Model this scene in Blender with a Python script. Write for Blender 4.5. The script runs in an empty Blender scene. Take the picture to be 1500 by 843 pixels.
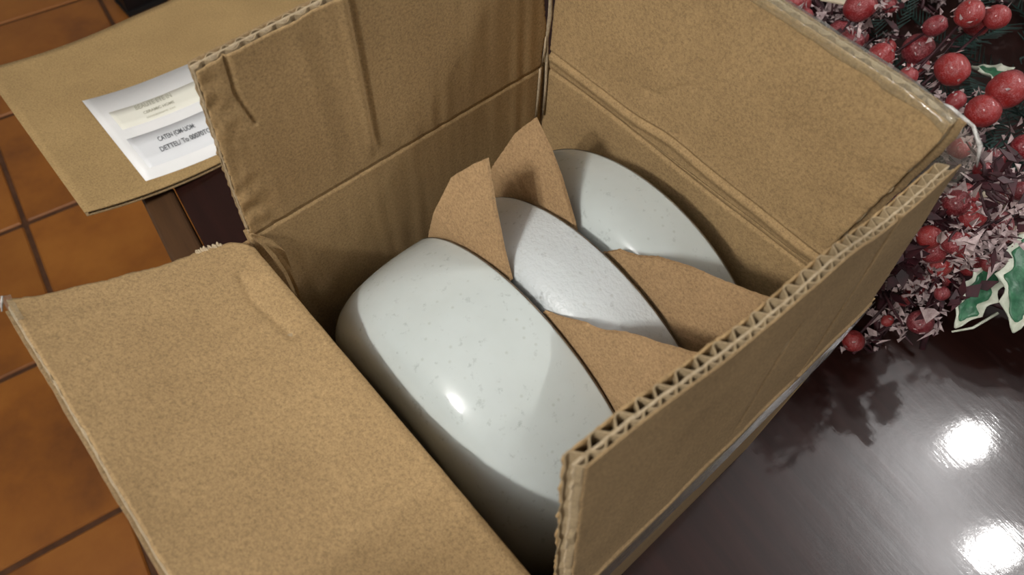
import bpy, bmesh, math, random
from math import sin, cos, pi, exp, radians, sqrt
from mathutils import Vector, Matrix, noise

random.seed(7)
scene = bpy.context.scene
COL = scene.collection

# ------------------------------------------------------------------ camera
# x runs along the near wall of the carton, y into the picture, z up; z = 0 is the fold line of the flaps
cam_data = bpy.data.cameras.new('camera')
cam = bpy.data.objects.new('camera', cam_data)
COL.objects.link(cam)
RX, RY, RZ = (0.6619, 0.7491, 0.0250), (0.6391, -0.5467, -0.5410), (-0.3916, 0.3741, -0.8407)
mw = Matrix(((RX[0], -RY[0], -RZ[0], 0.2141),
             (RX[1], -RY[1], -RZ[1], -0.0432),
             (RX[2], -RY[2], -RZ[2], 0.2572),
             (0, 0, 0, 1)))
cam.matrix_world = mw
cam_data.sensor_width = 36.0
cam_data.lens = 1046.02 * 36.0 / 1500.0
cam_data.clip_start = 0.01
cam_data.dof.use_dof = True
cam_data.dof.focus_distance = 0.37
cam_data.dof.aperture_fstop = 15.0
scene.camera = cam

# ------------------------------------------------------------------ world, lamps, exposure
world = bpy.data.worlds.new('room_light')
scene.world = world
world.use_nodes = True
bg = world.node_tree.nodes['Background']
bg.inputs['Color'].default_value = (1.0, 0.94, 0.86, 1)
bg.inputs['Strength'].default_value = 0.20


def lamp(name, loc, watts, radius, color=(1.0, 0.97, 0.93)):
    l = bpy.data.lights.new(name, 'POINT')
    l.energy = watts
    l.shadow_soft_size = radius
    l.color = color
    o = bpy.data.objects.new(name, l)
    o.location = loc
    COL.objects.link(o)
    return o


# a two-bulb lamp beyond the table (its bulbs mirror in the table top) and a two-bulb lamp behind the viewer
lamp('ceiling_bulb', (0.515, 1.26, 1.05), 14, 0.027, (1.0, 0.98, 0.96))
lamp('ceiling_bulb', (0.689, 1.073, 1.05), 14, 0.027, (1.0, 0.98, 0.96))
lamp('ceiling_bulb', (0.13, -0.97, 1.04), 23.5, 0.036)
lamp('ceiling_bulb', (0.27, -0.99, 1.04), 23.5, 0.036)

scene.view_settings.view_transform = 'Standard'
scene.view_settings.look = 'None'
scene.view_settings.exposure = 0.13
scene.view_settings.gamma = 1.0
scene.view_settings.use_curve_mapping = False

# ------------------------------------------------------------------ constants (metres)
D = 0.180          # carton inside, along y
W = 0.2003         # carton, x = 0 (inside of left wall) to the outside of the front wall
TH = 0.0065        # double wall board
FL = 0.0905        # flap length
TABLE = -0.184
FLOOR = TABLE - 0.75


# ------------------------------------------------------------------ material helpers
def srgb(r, g, b):
    f = lambda c: (c / 255) / 12.92 if c / 255 <= 0.04045 else ((c / 255 + 0.055) / 1.055) ** 2.4
    return (f(r), f(g), f(b), 1)


class NT:
    def __init__(self, name):
        self.m = bpy.data.materials.new(name)
        self.m.use_nodes = True
        self.t = self.m.node_tree
        self.b = self.t.nodes['Principled BSDF']
        self.out = self.t.nodes['Material Output']

    def n(self, kind, **kw):
        nd = self.t.nodes.new(kind)
        for k, v in kw.items():
            if k.startswith('i_'):
                nd.inputs[k[2:].replace('_', ' ')].default_value = v
            else:
                setattr(nd, k, v)
        return nd

    def l(self, a, b):
        self.t.links.new(a, b)

    def noise(self, coord, scale, detail=3, rough=0.6):
        nd = self.n('ShaderNodeTexNoise')
        nd.inputs['Scale'].default_value = scale
        nd.inputs['Detail'].default_value = detail
        nd.inputs['Roughness'].default_value = rough
        self.l(coord, nd.inputs['Vector'])
        return nd

    def ramp(self, fac, stops):
        r = self.n('ShaderNodeValToRGB')
        e = r.color_ramp.elements
        e[0].position, e[0].color = stops[0]
        e[1].position, e[1].color = stops[-1]
        for p, c in stops[1:-1]:
            x = e.new(p)
            x.color = c
        self.l(fac, r.inputs['Fac'])
        return r

    def mix(self, fac, a, b, mode='MIX'):
        m = self.n('ShaderNodeMix', data_type='RGBA', blend_type=mode)
        for sock, v in ((m.inputs[0], fac), (m.inputs[6], a), (m.inputs[7], b)):
            if hasattr(v, 'is_linked'):
                self.l(v, sock)
            else:
                sock.default_value = v
        return m.outputs[2]

    def bump(self, height, strength, dist, normal=None):
        b = self.n('ShaderNodeBump')
        b.inputs['Strength'].default_value = strength
        b.inputs['Distance'].default_value = dist
        self.l(height, b.inputs['Height'])
        if normal is not None:
            self.l(normal, b.inputs['Normal'])
        return b.outputs['Normal']


def kraft(name, base, washboard=0.0, rough=0.85, speck=1.0):
    k = NT(name)
    tc = k.n('ShaderNodeTexCoord')
    fine = k.noise(tc.outputs['Object'], 1900, 2, 0.7)
    mid = k.noise(tc.outputs['Object'], 760, 4, 0.8)
    big = k.noise(tc.outputs['Object'], 22, 3, 0.55)
    dark = tuple(c * (1 - 0.34 * speck) for c in base[:3]) + (1,)
    lite = tuple(min(1, c * (1 + 0.28 * speck)) for c in base[:3]) + (1,)
    c1 = k.ramp(mid.outputs['Fac'], [(0.32, dark), (0.52, base), (0.72, lite)])
    c2 = k.ramp(fine.outputs['Fac'], [(0.28, (0.80, 0.80, 0.80, 1)), (0.6, (1, 1, 1, 1))])
    c3 = k.ramp(big.outputs['Fac'], [(0.3, (0.88, 0.87, 0.86, 1)), (0.7, (1.05, 1.05, 1.05, 1))])
    m = k.mix(1.0, c1.outputs['Color'], c2.outputs['Color'], 'MULTIPLY')
    m = k.mix(1.0, m, c3.outputs['Color'], 'MULTIPLY')
    k.l(m, k.b.inputs['Base Color'])
    k.b.inputs['Roughness'].default_value = rough
    k.b.inputs['Specular IOR Level'].default_value = 0.25
    nrm = k.bump(mid.outputs['Fac'], 0.30, 0.0004)
    if washboard:
        uv = k.n('ShaderNodeUVMap')
        wv = k.n('ShaderNodeTexWave', wave_type='BANDS', bands_direction='X', wave_profile='SIN')
        wv.inputs['Scale'].default_value = 2 * pi / 0.0077 / 20.0
        wv.inputs['Distortion'].default_value = 0.6
        wv.inputs['Detail'].default_value = 1
        k.l(uv.outputs['UV'], wv.inputs['Vector'])
        patch = k.noise(tc.outputs['Object'], 28, 2, 0.5)
        mm = k.n('ShaderNodeMath', operation='MULTIPLY')
        k.l(wv.outputs['Fac'], mm.inputs[0])
        k.l(patch.outputs['Fac'], mm.inputs[1])
        nrm = k.bump(mm.outputs[0], washboard, 0.0012, nrm)
    k.l(nrm, k.b.inputs['Normal'])
    return k.m


KRAFT = (0.408, 0.276, 0.132, 1)
M_kraft = kraft('kraft_liner', KRAFT, 0.10)
M_kraft_out = kraft('kraft_outer_liner', (0.315, 0.215, 0.108, 1), 0.0)
M_flute = kraft('kraft_fluting', (0.38, 0.29, 0.17, 1), 0.0, 0.9, 0.7)
M_edge = kraft('kraft_edge', (0.47, 0.375, 0.245, 1), 0.0, 0.9, 0.7)
M_div = kraft('kraft_divider', (0.42, 0.275, 0.140, 1), 0.12)
M_sheet = kraft('kraft_sheet', (0.415, 0.280, 0.122, 1), 0.0)


def glaze(name, base, rough, orange_peel):
    g = NT(name)
    tc = g.n('ShaderNodeTexCoord')
    n1 = g.noise(tc.outputs['Object'], 190, 5, 0.7)
    n2 = g.noise(tc.outputs['Object'], 34, 3, 0.6)
    spot = tuple(c * 0.70 for c in base[:3]) + (1,)
    c1 = g.ramp(n1.outputs['Fac'], [(0.27, spot), (0.40, base), (1.0, base)])
    c2 = g.ramp(n2.outputs['Fac'], [(0.3, (0.93, 0.93, 0.92, 1)), (0.65, (1, 1, 1, 1))])
    vor = g.n('ShaderNodeTexVoronoi', feature='F1')
    vor.inputs['Scale'].default_value = 170
    vor.inputs['Randomness'].default_value = 1
    g.l(tc.outputs['Object'], vor.inputs['Vector'])
    c3 = g.ramp(vor.outputs['Distance'], [(0.05, (0.80, 0.79, 0.75, 1)), (0.16, (1, 1, 1, 1))])
    m = g.mix(1.0, c1.outputs['Color'], c2.outputs['Color'], 'MULTIPLY')
    m = g.mix(0.7, m, c3.outputs['Color'], 'MULTIPLY')
    g.l(m, g.b.inputs['Base Color'])
    g.b.inputs['Roughness'].default_value = rough
    n3 = g.noise(tc.outputs['Object'], 520 if orange_peel else 120, 2, 0.5)
    g.l(g.bump(n3.outputs['Fac'], 0.6 if orange_peel else 0.12, 0.0008), g.b.inputs['Normal'])
    return g.m


M_glaze = glaze('speckled_white_glaze', (0.545, 0.598, 0.580, 1), 0.10, False)
M_glaze_rough = glaze('textured_white_glaze', (0.585, 0.630, 0.635, 1), 0.38, True)


def plain(name, base, rough=0.6, spec=0.4, metal=0.0):
    p = NT(name)
    p.b.inputs['Base Color'].default_value = base
    p.b.inputs['Roughness'].default_value = rough
    p.b.inputs['Specular IOR Level'].default_value = spec
    p.b.inputs['Metallic'].default_value = metal
    return p.m


def mottled(name, a, b, scale, rough=0.6, bump=0.0, lo=0.35, hi=0.65, coat=0.0):
    p = NT(name)
    tc = p.n('ShaderNodeTexCoord')
    n = p.noise(tc.outputs['Object'], scale, 4, 0.65)
    r = p.ramp(n.outputs['Fac'], [(lo, a), (hi, b)])
    p.l(r.outputs['Color'], p.b.inputs['Base Color'])
    p.b.inputs['Roughness'].default_value = rough
    p.b.inputs['Coat Weight'].default_value = coat
    if bump:
        p.l(p.bump(n.outputs['Fac'], bump, 0.002), p.b.inputs['Normal'])
    return p.m


M_rim = mottled('brown_glaze_rim', (0.07, 0.045, 0.025, 1), (0.20, 0.15, 0.10, 1), 160, 0.3)


def tape_material():
    t = NT('clear_packing_tape')
    tr = t.n('ShaderNodeBsdfTransparent')
    tr.inputs['Color'].default_value = (0.95, 0.95, 0.92, 1)
    gl = t.n('ShaderNodeBsdfGlossy')
    gl.inputs['Color'].default_value = (1, 1, 1, 1)
    gl.inputs['Roughness'].default_value = 0.12
    tc = t.n('ShaderNodeTexCoord')
    n = t.noise(tc.outputs['Object'], 160, 3, 0.6)
    nb = t.bump(n.outputs['Fac'], 0.35, 0.002)
    t.l(nb, gl.inputs['Normal'])
    fr = t.n('ShaderNodeFresnel')
    fr.inputs['IOR'].default_value = 1.36
    t.l(nb, fr.inputs['Normal'])
    mx = t.n('ShaderNodeMixShader')
    geo = t.n('ShaderNodeNewGeometry')
    inv = t.n('ShaderNodeMath', operation='SUBTRACT')
    inv.inputs[0].default_value = 1.0
    t.l(geo.outputs['Backfacing'], inv.inputs[1])
    mul = t.n('ShaderNodeMath', operation='MULTIPLY')
    t.l(fr.outputs['Fac'], mul.inputs[0])
    t.l(inv.outputs[0], mul.inputs[1])
    t.l(mul.outputs[0], mx.inputs['Fac'])
    t.l(tr.outputs['BSDF'], mx.inputs[1])
    t.l(gl.outputs['BSDF'], mx.inputs[2])
    df = t.n('ShaderNodeBsdfDiffuse')
    df.inputs['Color'].default_value = (0.75, 0.75, 0.68, 1)
    m2 = t.n('ShaderNodeMixShader')
    m2.inputs['Fac'].default_value = 0.05
    t.l(mx.outputs['Shader'], m2.inputs[1])
    t.l(df.outputs['BSDF'], m2.inputs[2])
    t.l(m2.outputs['Shader'], t.out.inputs['Surface'])
    return t.m


M_tape = tape_material()


def wood(name, a, b, rough, coat, coat_rough):
    w = NT(name)
    tc = w.n('ShaderNodeTexCoord')
    mp = w.n('ShaderNodeMapping')
    mp.inputs['Scale'].default_value = (3, 40, 40)
    mp.inputs['Rotation'].default_value = (0, 0, 0.02)
    w.l(tc.outputs['Object'], mp.inputs['Vector'])
    n = w.noise(mp.outputs['Vector'], 2.2, 6, 0.65)
    n2 = w.noise(tc.outputs['Object'], 60, 5, 0.6)
    r = w.ramp(n.outputs['Fac'], [(0.3, a), (0.7, b)])
    w.l(r.outputs['Color'], w.b.inputs['Base Color'])
    rr = w.n('ShaderNodeMapRange')
    rr.inputs['To Min'].default_value = rough - 0.08
    rr.inputs['To Max'].default_value = rough + 0.08
    w.l(n2.outputs['Fac'], rr.inputs['Value'])
    w.l(rr.outputs['Result'], w.b.inputs['Roughness'])
    w.b.inputs['Specular IOR Level'].default_value = 0.15
    w.b.inputs['Coat Weight'].default_value = coat
    w.b.inputs['Coat Roughness'].default_value = coat_rough
    nb = w.bump(n2.outputs['Fac'], 0.10, 0.0006)
    nb = w.bump(n.outputs['Fac'], 0.08, 0.0008, nb)
    w.l(nb, w.b.inputs['Normal'])
    w.l(nb, w.b.inputs['Coat Normal'])
    return w.m


M_table = wood('polished_dark_wood', (0.012, 0.0042, 0.0032, 1), (0.024, 0.0075, 0.0055, 1), 0.42, 1.0, 0.06)
M_mould = wood('brown_wood_moulding', (0.050, 0.026, 0.013, 1), (0.090, 0.045, 0.020, 1), 0.45, 0.2, 0.2)


def tile_material():
    t = NT('terracotta_tile')
    tc = t.n('ShaderNodeTexCoord')
    oi = t.n('ShaderNodeObjectInfo')
    add = t.n('ShaderNodeVectorMath', operation='ADD')
    t.l(tc.outputs['Object'], add.inputs[0])
    sc = t.n('ShaderNodeVectorMath', operation='SCALE')
    t.l(oi.outputs['Random'], sc.inputs['Scale'])
    sc.inputs[0].default_value = (9, 7, 5)
    t.l(sc.outputs[0], add.inputs[1])
    n = t.noise(add.outputs[0], 7, 5, 0.6)
    n2 = t.noise(add.outputs[0], 2.4, 2, 0.5)
    c1 = t.ramp(n.outputs['Fac'], [(0.28, (0.22, 0.072, 0.009, 1)), (0.5, (0.37, 0.128, 0.014, 1)), (0.72, (0.45, 0.170, 0.022, 1))])
    c2 = t.ramp(n2.outputs['Fac'], [(0.3, (0.8, 0.76, 0.72, 1)), (0.7, (1.05, 1.03, 1, 1))])
    m = t.mix(1.0, c1.outputs['Color'], c2.outputs['Color'], 'MULTIPLY')
    t.l(m, t.b.inputs['Base Color'])
    t.b.inputs['Roughness'].default_value = 0.5
    t.l(t.bump(n.outputs['Fac'], 0.2, 0.004), t.b.inputs['Normal'])
    return t.m


M_tile = tile_material()
M_grout = mottled('brown_grout', (0.075, 0.030, 0.012, 1), (0.12, 0.05, 0.02, 1), 40, 0.9)


# ------------------------------------------------------------------ object helpers
def link(name, mesh, mat=None, parent=None, kind=None):
    o = bpy.data.objects.new(name, mesh)
    COL.objects.link(o)
    if mat is not None:
        mesh.materials.append(mat)
    if parent is not None:
        o.parent = parent
    if kind:
        o['kind'] = kind
    return o


def thing(name, label, cat, loc=(0, 0, 0), group=None):
    o = bpy.data.objects.new(name, None)
    o.empty_display_size = 0.02
    o.location = loc
    COL.objects.link(o)
    o['label'] = label
    o['category'] = cat
    if group:
        o['group'] = group
    return o


def local(o_parent, p):
    return Vector(p) - Vector(o_parent.location)


def mesh_from(name, verts, faces, smooth=False, uvs=None):
    me = bpy.data.meshes.new(name)
    me.from_pydata([tuple(v) for v in verts], [], faces)
    me.validate()
    if uvs:
        uvl = me.uv_layers.new(name='UVMap')
        for lp in me.loops:
            uvl.data[lp.index].uv = uvs[lp.vertex_index]
    if smooth:
        for p in me.polygons:
            p.use_smooth = True
    me.update()
    return me


def nz(x, y=0.0, z=0.0):
    return noise.noise(Vector((x, y, z)))


def slab(name, us, vs, F, w0, w1, mat, parent, umin=None, umax=None, vmax=None, vmin=None, smooth=True):
    """closed sheet between depths w0(u,v) and w1(u,v) of the frame F(u,v,w); the four outlines may wander"""
    nu, nv = len(us), len(vs)
    verts, uvs, faces = [], [], []
    f0 = w0 if callable(w0) else (lambda u, v: w0)
    f1 = w1 if callable(w1) else (lambda u, v: w1)
    u_lo, u_hi, v_lo, v_hi = us[0], us[-1], vs[0], vs[-1]
    for side, f in ((0, f0), (1, f1)):
        for u in us:
            for v in vs:
                v2, u2 = v, u
                s = (v - v_lo) / (v_hi - v_lo)
                if vmax or vmin:
                    b = vmin(u) if vmin else v_lo
                    t = vmax(u) if vmax else v_hi
                    v2 = b + (t - b) * s
                if umin or umax:
                    q = (u - u_lo) / (u_hi - u_lo)
                    a = umin(v2) if umin else u_lo
                    c = umax(v2) if umax else u_hi
                    u2 = a + (c - a) * q
                verts.append(F(u2, v2, f(u2, v2)))
                uvs.append((u2, v2))
    N = nu * nv
    idx = lambda s, i, j: s * N + i * nv + j
    for i in range(nu - 1):
        for j in range(nv - 1):
            faces.append((idx(0, i, j), idx(0, i + 1, j), idx(0, i + 1, j + 1), idx(0, i, j + 1)))
            faces.append((idx(1, i, j), idx(1, i, j + 1), idx(1, i + 1, j + 1), idx(1, i + 1, j)))
    for i in range(nu - 1):
        faces.append((idx(0, i, 0), idx(1, i, 0), idx(1, i + 1, 0), idx(0, i + 1, 0)))
        faces.append((idx(0, i, nv - 1), idx(0, i + 1, nv - 1), idx(1, i + 1, nv - 1), idx(1, i, nv - 1)))
    for j in range(nv - 1):
        faces.append((idx(0, 0, j), idx(0, 0, j + 1), idx(1, 0, j + 1), idx(1, 0, j)))
        faces.append((idx(0, nu - 1, j), idx(1, nu - 1, j), idx(1, nu - 1, j + 1), idx(0, nu - 1, j + 1)))
    me = mesh_from(name, verts, faces, False, uvs)
    bm = bmesh.new()
    bm.from_mesh(me)
    bmesh.ops.recalc_face_normals(bm, faces=bm.faces)
    bm.to_mesh(me)
    bm.free()
    if smooth:
        me.polygons.foreach_set('use_smooth', [i < 2 * (nu - 1) * (nv - 1) for i in range(len(me.polygons))])
    return link(name, me, mat, parent)


def lin(a, b, n):
    return [a + (b - a) * i / n for i in range(n + 1)]


def fluting(name, u0, u1, vs, F, wa, wb, pitch, mat, parent, vmax=None, umin=None, umax=None, seed=0.0, th=0.00042):
    """one corrugated medium between depths wa and wb, its waves running along u and its flutes along v"""
    n = int((u1 - u0) / pitch * 10)
    us = lin(u0, u1, n)
    mid, amp = (wa + wb) / 2, (wb - wa) / 2 - th / 2
    nv = len(vs)
    verts, faces = [], []
    for s in (-1, 1):
        for u in us:
            ph = 2 * pi * u / pitch + seed + 1.1 * nz(u * 60, seed)
            c = max(-1.0, min(1.0, 1.25 * sin(ph)))
            dc = cos(ph) if abs(1.25 * sin(ph)) < 1 else 0.0
            slope = amp * 1.25 * 2 * pi / pitch * dc
            k = 1 / sqrt(1 + slope * slope)
            for v in vs:
                s01 = (v - vs[0]) / (vs[-1] - vs[0])
                v2 = vs[0] + ((vmax(u) if vmax else vs[-1]) - vs[0]) * s01
                q = (u - u0) / (u1 - u0)
                a = umin(v2) if umin else u0
                b = umax(v2) if umax else u1
                u2 = a + (b - a) * q
                verts.append(F(u2 - s * th / 2 * slope * k, v2, mid + amp * c + s * th / 2 * k))
    N = len(us) * nv
    idx = lambda s, i, j: s * N + i * nv + j
    for i in range(len(us) - 1):
        for j in range(nv - 1):
            faces.append((idx(0, i, j), idx(0, i, j + 1), idx(0, i + 1, j + 1), idx(0, i + 1, j)))
            faces.append((idx(1, i, j), idx(1, i + 1, j), idx(1, i + 1, j + 1), idx(1, i, j + 1)))
        faces.append((idx(0, i, nv - 1), idx(1, i, nv - 1), idx(1, i + 1, nv - 1), idx(0, i + 1, nv - 1)))
    for i in (0, len(us) - 1):
        for j in range(nv - 1):
            faces.append((idx(0, i, j), idx(1, i, j), idx(1, i, j + 1), idx(0, i, j + 1)))
    return link(name, mesh_from(name, verts, faces), mat, parent)


def tube(path, radii, sides=6, cap=True):
    """verts and faces of a tapering tube along a list of points"""
    verts, faces = [], []
    pts = [Vector(p) for p in path]
    up = Vector((0.31, 0.17, 0.93))
    for i, p in enumerate(pts):
        d = (pts[min(i + 1, len(pts) - 1)] - pts[max(i - 1, 0)])
        d = d.normalized() if d.length > 1e-9 else Vector((0, 0, 1))
        a = d.cross(up)
        a = a.normalized() if a.length > 1e-6 else d.orthogonal().normalized()
        b = d.cross(a)
        r = radii[i] if isinstance(radii, (list, tuple)) else radii
        for k in range(sides):
            t = 2 * pi * k / sides
            verts.append(p + (a * cos(t) + b * sin(t)) * r)
    for i in range(len(pts) - 1):
        for k in range(sides):
            k2 = (k + 1) % sides
            faces.append((i * sides + k, i * sides + k2, (i + 1) * sides + k2, (i + 1) * sides + k))
    if cap:
        faces.append(tuple(range(sides))[::-1])
        faces.append(tuple((len(pts) - 1) * sides + k for k in range(sides)))
    return verts, faces


class Bag:
    """collects verts and faces of several shapes into one mesh"""
    def __init__(self):
        self.v, self.f = [], []

    def add(self, vf):
        n = len(self.v)
        self.v += list(vf[0])
        self.f += [tuple(i + n for i in f) for f in vf[1]]

    def build(self, name, mat, parent=None, kind=None, smooth=False):
        return link(name, mesh_from(name, self.v, self.f, smooth), mat, parent, kind)


def box_vf(lo, hi):
    x0, y0, z0 = lo
    x1, y1, z1 = hi
    v = [(x0, y0, z0), (x1, y0, z0), (x1, y1, z0), (x0, y1, z0), (x0, y0, z1), (x1, y0, z1), (x1, y1, z1), (x0, y1, z1)]
    f = [(0, 3, 2, 1), (4, 5, 6, 7), (0, 1, 5, 4), (1, 2, 6, 5), (2, 3, 7, 6), (3, 0, 4, 7)]
    return [Vector(p) for p in v], f


def bevel_box(name, lo, hi, r, mat, parent=None, segs=2, kind=None):
    v, f = box_vf(lo, hi)
    me = mesh_from(name, v, f)
    bm = bmesh.new()
    bm.from_mesh(me)
    bmesh.ops.bevel(bm, geom=list(bm.edges), offset=r, segments=segs, profile=0.5, affect='EDGES')
    bm.to_mesh(me)
    bm.free()
    return link(name, me, mat, parent, kind)


# ------------------------------------------------------------------ floor: grout bed and single tiles
ROT = radians(-8.2)
floor = link('floor', mesh_from('floor', *box_vf((-3.2, -2.6, FLOOR - 0.06), (2.6, 3.0, FLOOR - 0.004))), M_grout, None, 'structure')
E1, E2 = Vector((cos(ROT), sin(ROT), 0)), Vector((-sin(ROT), cos(ROT), 0))
PIT = 0.343
tile_me = None
for i in range(-7, 3):
    for j in range(-4, 5):
        if tile_me is None:
            t0 = bevel_box('tile', (-PIT / 2 + 0.005, -PIT / 2 + 0.005, -0.012), (PIT / 2 - 0.005, PIT / 2 - 0.005, 0.0), 0.003, M_tile, floor, 1)
            tile_me = t0.data
            t = t0
        else:
            t = bpy.data.objects.new('tile', tile_me)
            COL.objects.link(t)
            t.parent = floor
        c = E1 * (-0.39 + PIT * (i + 0.5)) + E2 * (-0.33 + PIT * (j + 0.5))
        t.location = (c.x, c.y, FLOOR + random.uniform(-0.0008, 0.0008))
        t.rotation_euler = (random.uniform(-0.002, 0.002), random.uniform(-0.002, 0.002), ROT)

link('ceiling', mesh_from('ceiling', *box_vf((-2.4, -2.2, 1.23), (2.4, 3.0, 1.29))), mottled('white_ceiling_paint', (0.54, 0.54, 0.55, 1), (0.58, 0.58, 0.59, 1), 3, 0.9), None, 'structure')

# ------------------------------------------------------------------ table (its own frame is turned like the tiles)
table = thing('dining_table', 'dark polished wooden table with a brown moulded edge under the open carton', 'table', (0.3, 0.6, FLOOR))
table.rotation_euler = (0, 0, ROT)


def tloc(u, v, z):
    # table-frame coordinates (u along the near edge) to the local frame of the table
    o = Vector((0.3, 0.6, 0))
    uo, vo = o.dot(E1), o.dot(E2)
    return (u - uo, v - vo, z - FLOOR)


U0, U1, V0, V1 = -0.42, 1.25, -0.0485, 1.25
BAND = 0.0245
bevel_box('table_top', tloc(U0 + BAND, V0 + BAND + 0.0012, TABLE - 0.022), tloc(U1 - BAND, V1 - BAND, TABLE), 0.0012, M_table, table)
bevel_box('moulding', tloc(U0, V0, TABLE - 0.030), tloc(U1, V0 + BAND, TABLE - 0.0012), 0.004, M_mould, table, 3)
bevel_box('moulding', tloc(U0, V1 - BAND, TABLE - 0.030), tloc(U1, V1, TABLE - 0.0012), 0.004, M_mould, table, 3)
bevel_box('moulding', tloc(U0, V0 + BAND, TABLE - 0.030), tloc(U0 + BAND, V1 - BAND, TABLE - 0.0012), 0.004, M_mould, table, 3)
bevel_box('moulding', tloc(U1 - BAND, V0 + BAND, TABLE - 0.030), tloc(U1, V1 - BAND, TABLE - 0.0012), 0.004, M_mould, table, 3)
for a, b, c, d in ((U0 + 0.07, V0 + 0.06, U1 - 0.07, V0 + 0.08), (U0 + 0.07, V1 - 0.08, U1 - 0.07, V1 - 0.06),
                   (U0 + 0.06, V0 + 0.08, U0 + 0.08, V1 - 0.08), (U1 - 0.08, V0 + 0.08, U1 - 0.06, V1 - 0.08)):
    bevel_box('apron', tloc(a, b, TABLE - 0.11), tloc(c, d, TABLE - 0.022), 0.002, M_mould, table, 1)
for u in (U0 + 0.05, U1 - 0.12):
    for v in (V0 + 0.05, V1 - 0.12):
        bevel_box('leg', tloc(u, v, FLOOR), tloc(u + 0.07, v + 0.07, TABLE - 0.022), 0.004, M_mould, table, 2)

# ------------------------------------------------------------------ black furniture leg on the far floor
leg = thing('furniture_leg', 'black furniture leg standing on the tiles at the upper left corner', 'leg', (-1.640, 0.340, FLOOR))
v, f = [], []
bag = Bag()
bag.add(box_vf((-0.038, -0.05, 0.012), (0.038, 0.05, 0.42)))
bag.build('post', plain('black_paint', (0.006, 0.006, 0.008, 1), 0.4), leg)
bag = Bag()
bag.add(box_vf((-0.042, -0.054, 0.0), (0.042, 0.054, 0.014)))
bag.build('foot_pad', plain('black_rubber', (0.01, 0.01, 0.01, 1), 0.8), leg)

# ------------------------------------------------------------------ carton
carton = thing('cardboard_box', 'open brown corrugated carton holding white bowls on the dark table', 'box', (W / 2, D / 2, TABLE))
CO = Vector(carton.location)


def frame(fn):
    return lambda u, v, w: fn(u, v, w) - CO


def groove(x, c, wd):
    return exp(-((x - c) / wd) ** 2)


def jag(x, seed, amp, fr=300):
    return amp * (0.6 * nz(x * fr, seed) + 0.4 * nz(x * fr * 2.7, seed + 5))


def dist_poly(p, poly):
    best = 1e9
    for a, b in zip(poly, poly[1:]):
        ax, ay = a
        bx, by = b
        dx, dy = bx - ax, by - ay
        t = max(0, min(1, ((p[0] - ax) * dx + (p[1] - ay) * dy) / (dx * dx + dy * dy)))
        best = min(best, math.hypot(p[0] - ax - t * dx, p[1] - ay - t * dy))
    return best


LT = 0.00055   # liner
# --- left wall and flap: w = 0 at x = 0, growing outwards
F_left = frame(lambda u, v, w: Vector((-w, u, v)))


def left_relief(u, v):
    d = 0.0011 * groove(v, 0.0006, 0.0011)
    if v > 0:
        a = 0.0692 - 0.0002 * (v / 0.09)
        side = u - a
        env = min(1, max(0, (v - 0.006) / 0.01))
        d += env * (0.0016 * groove(side, 0.0016, 0.0016) - 0.0016 * groove(side, -0.0018, 0.0022))
        d -= env * 0.0007 * groove(u, 0.0475 - 0.02 * (v - 0.05), 0.0035)
        d += env * 0.0005 * groove(u, 0.0545, 0.004)
        d += 0.00028 * sin(2 * pi * u / 0.0132 + 4 * nz(u * 30, v * 6)) * max(0, 0.35 + 1.4 * nz(u * 34, v * 18, 3))
        d += 0.0018 * groove(dist_poly((u, v), [(0.0188, 0.0925), (0.0172, 0.0732), (0.0186, 0.066), (0.0203, 0.0575)]), 0, 0.0009)
        c = groove(u, 0.004, 0.010)
        d += 0.0012 * c * nz(u * 190, v * 150, 7)
    else:
        d += 0.00022 * sin(2 * pi * u / 0.0132 + 3 * nz(u * 30, v * 6)) * max(0, 0.3 + 1.4 * nz(u * 40, v * 25, 3))
        d += 0.0008 * groove(u, 0.006, 0.008) * nz(u * 260, v * 120, 8)
    return d


TOP_L = lambda u: 0.0893 + 0.038 * min(u, 0.07) + 0.02 * max(0, u - 0.07)
wall = slab('wall_panel', lin(-0.0, D - 0.0028, 90), lin(TABLE, -0.006, 46)[:-1] + lin(-0.006, 0.0, 10), F_left, left_relief, TH, M_kraft, carton)
flap = bpy.data.objects.new('flap', None)
flap.parent = carton
COL.objects.link(flap)
lmin = lambda s, a: (lambda v: 0.0012 + 0.0063 * (max(v, 0) / 0.09) ** 1.25 + jag(v, s, a, 330))
lmax = lambda s, a: (lambda v: 0.1752 + 0.0020 * sin(v * 90) * (1 if v > 0.02 else 0.3) + jag(v, s, a, 260))
vsf = lin(0.0, 0.004, 8)[:-1] + lin(0.004, 0.09, 84)
slab('inner_liner', lin(0.001, 0.178, 170), vsf, F_left, left_relief, lambda u, v: left_relief(u, v) + LT, M_kraft, flap, lmin(1, .0012), lmax(2, .0016), lambda u: TOP_L(u) + jag(u, 3, 0.0006))
slab('middle_liner', lin(0.001, 0.178, 60), lin(0, 0.09, 40), F_left, 0.0036, 0.0036 + LT, M_edge, flap, lmin(4, .0012), lmax(5, .002), lambda u: TOP_L(u) + jag(u, 6, 0.0006))
slab('outer_liner', lin(0.001, 0.178, 60), lin(0, 0.09, 40), F_left, TH - LT, TH, M_kraft_out, flap, lmin(7, .0015), lmax(8, .002), lambda u: TOP_L(u) + jag(u, 9, 0.0006))
fluting('fluting', 0.004, 0.176, lin(0.004, 0.09, 24), F_left, 0.0014, 0.0038, 0.0072, M_flute, flap, lambda u: TOP_L(u) - 0.0002, lmin(10, .0015), lmax(11, .0015), 0.3)
fluting('fluting', 0.004, 0.176, lin(0.004, 0.09, 24), F_left, 0.0040, TH - 0.0005, 0.0062, M_flute, flap, lambda u: TOP_L(u) - 0.0003, lmin(12, .0015), lmax(13, .0015), 1.9)

# --- right (back) wall and flap: w = 0 at y = D
F_right = frame(lambda u, v, w: Vector((u, D + w, v)))


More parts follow.
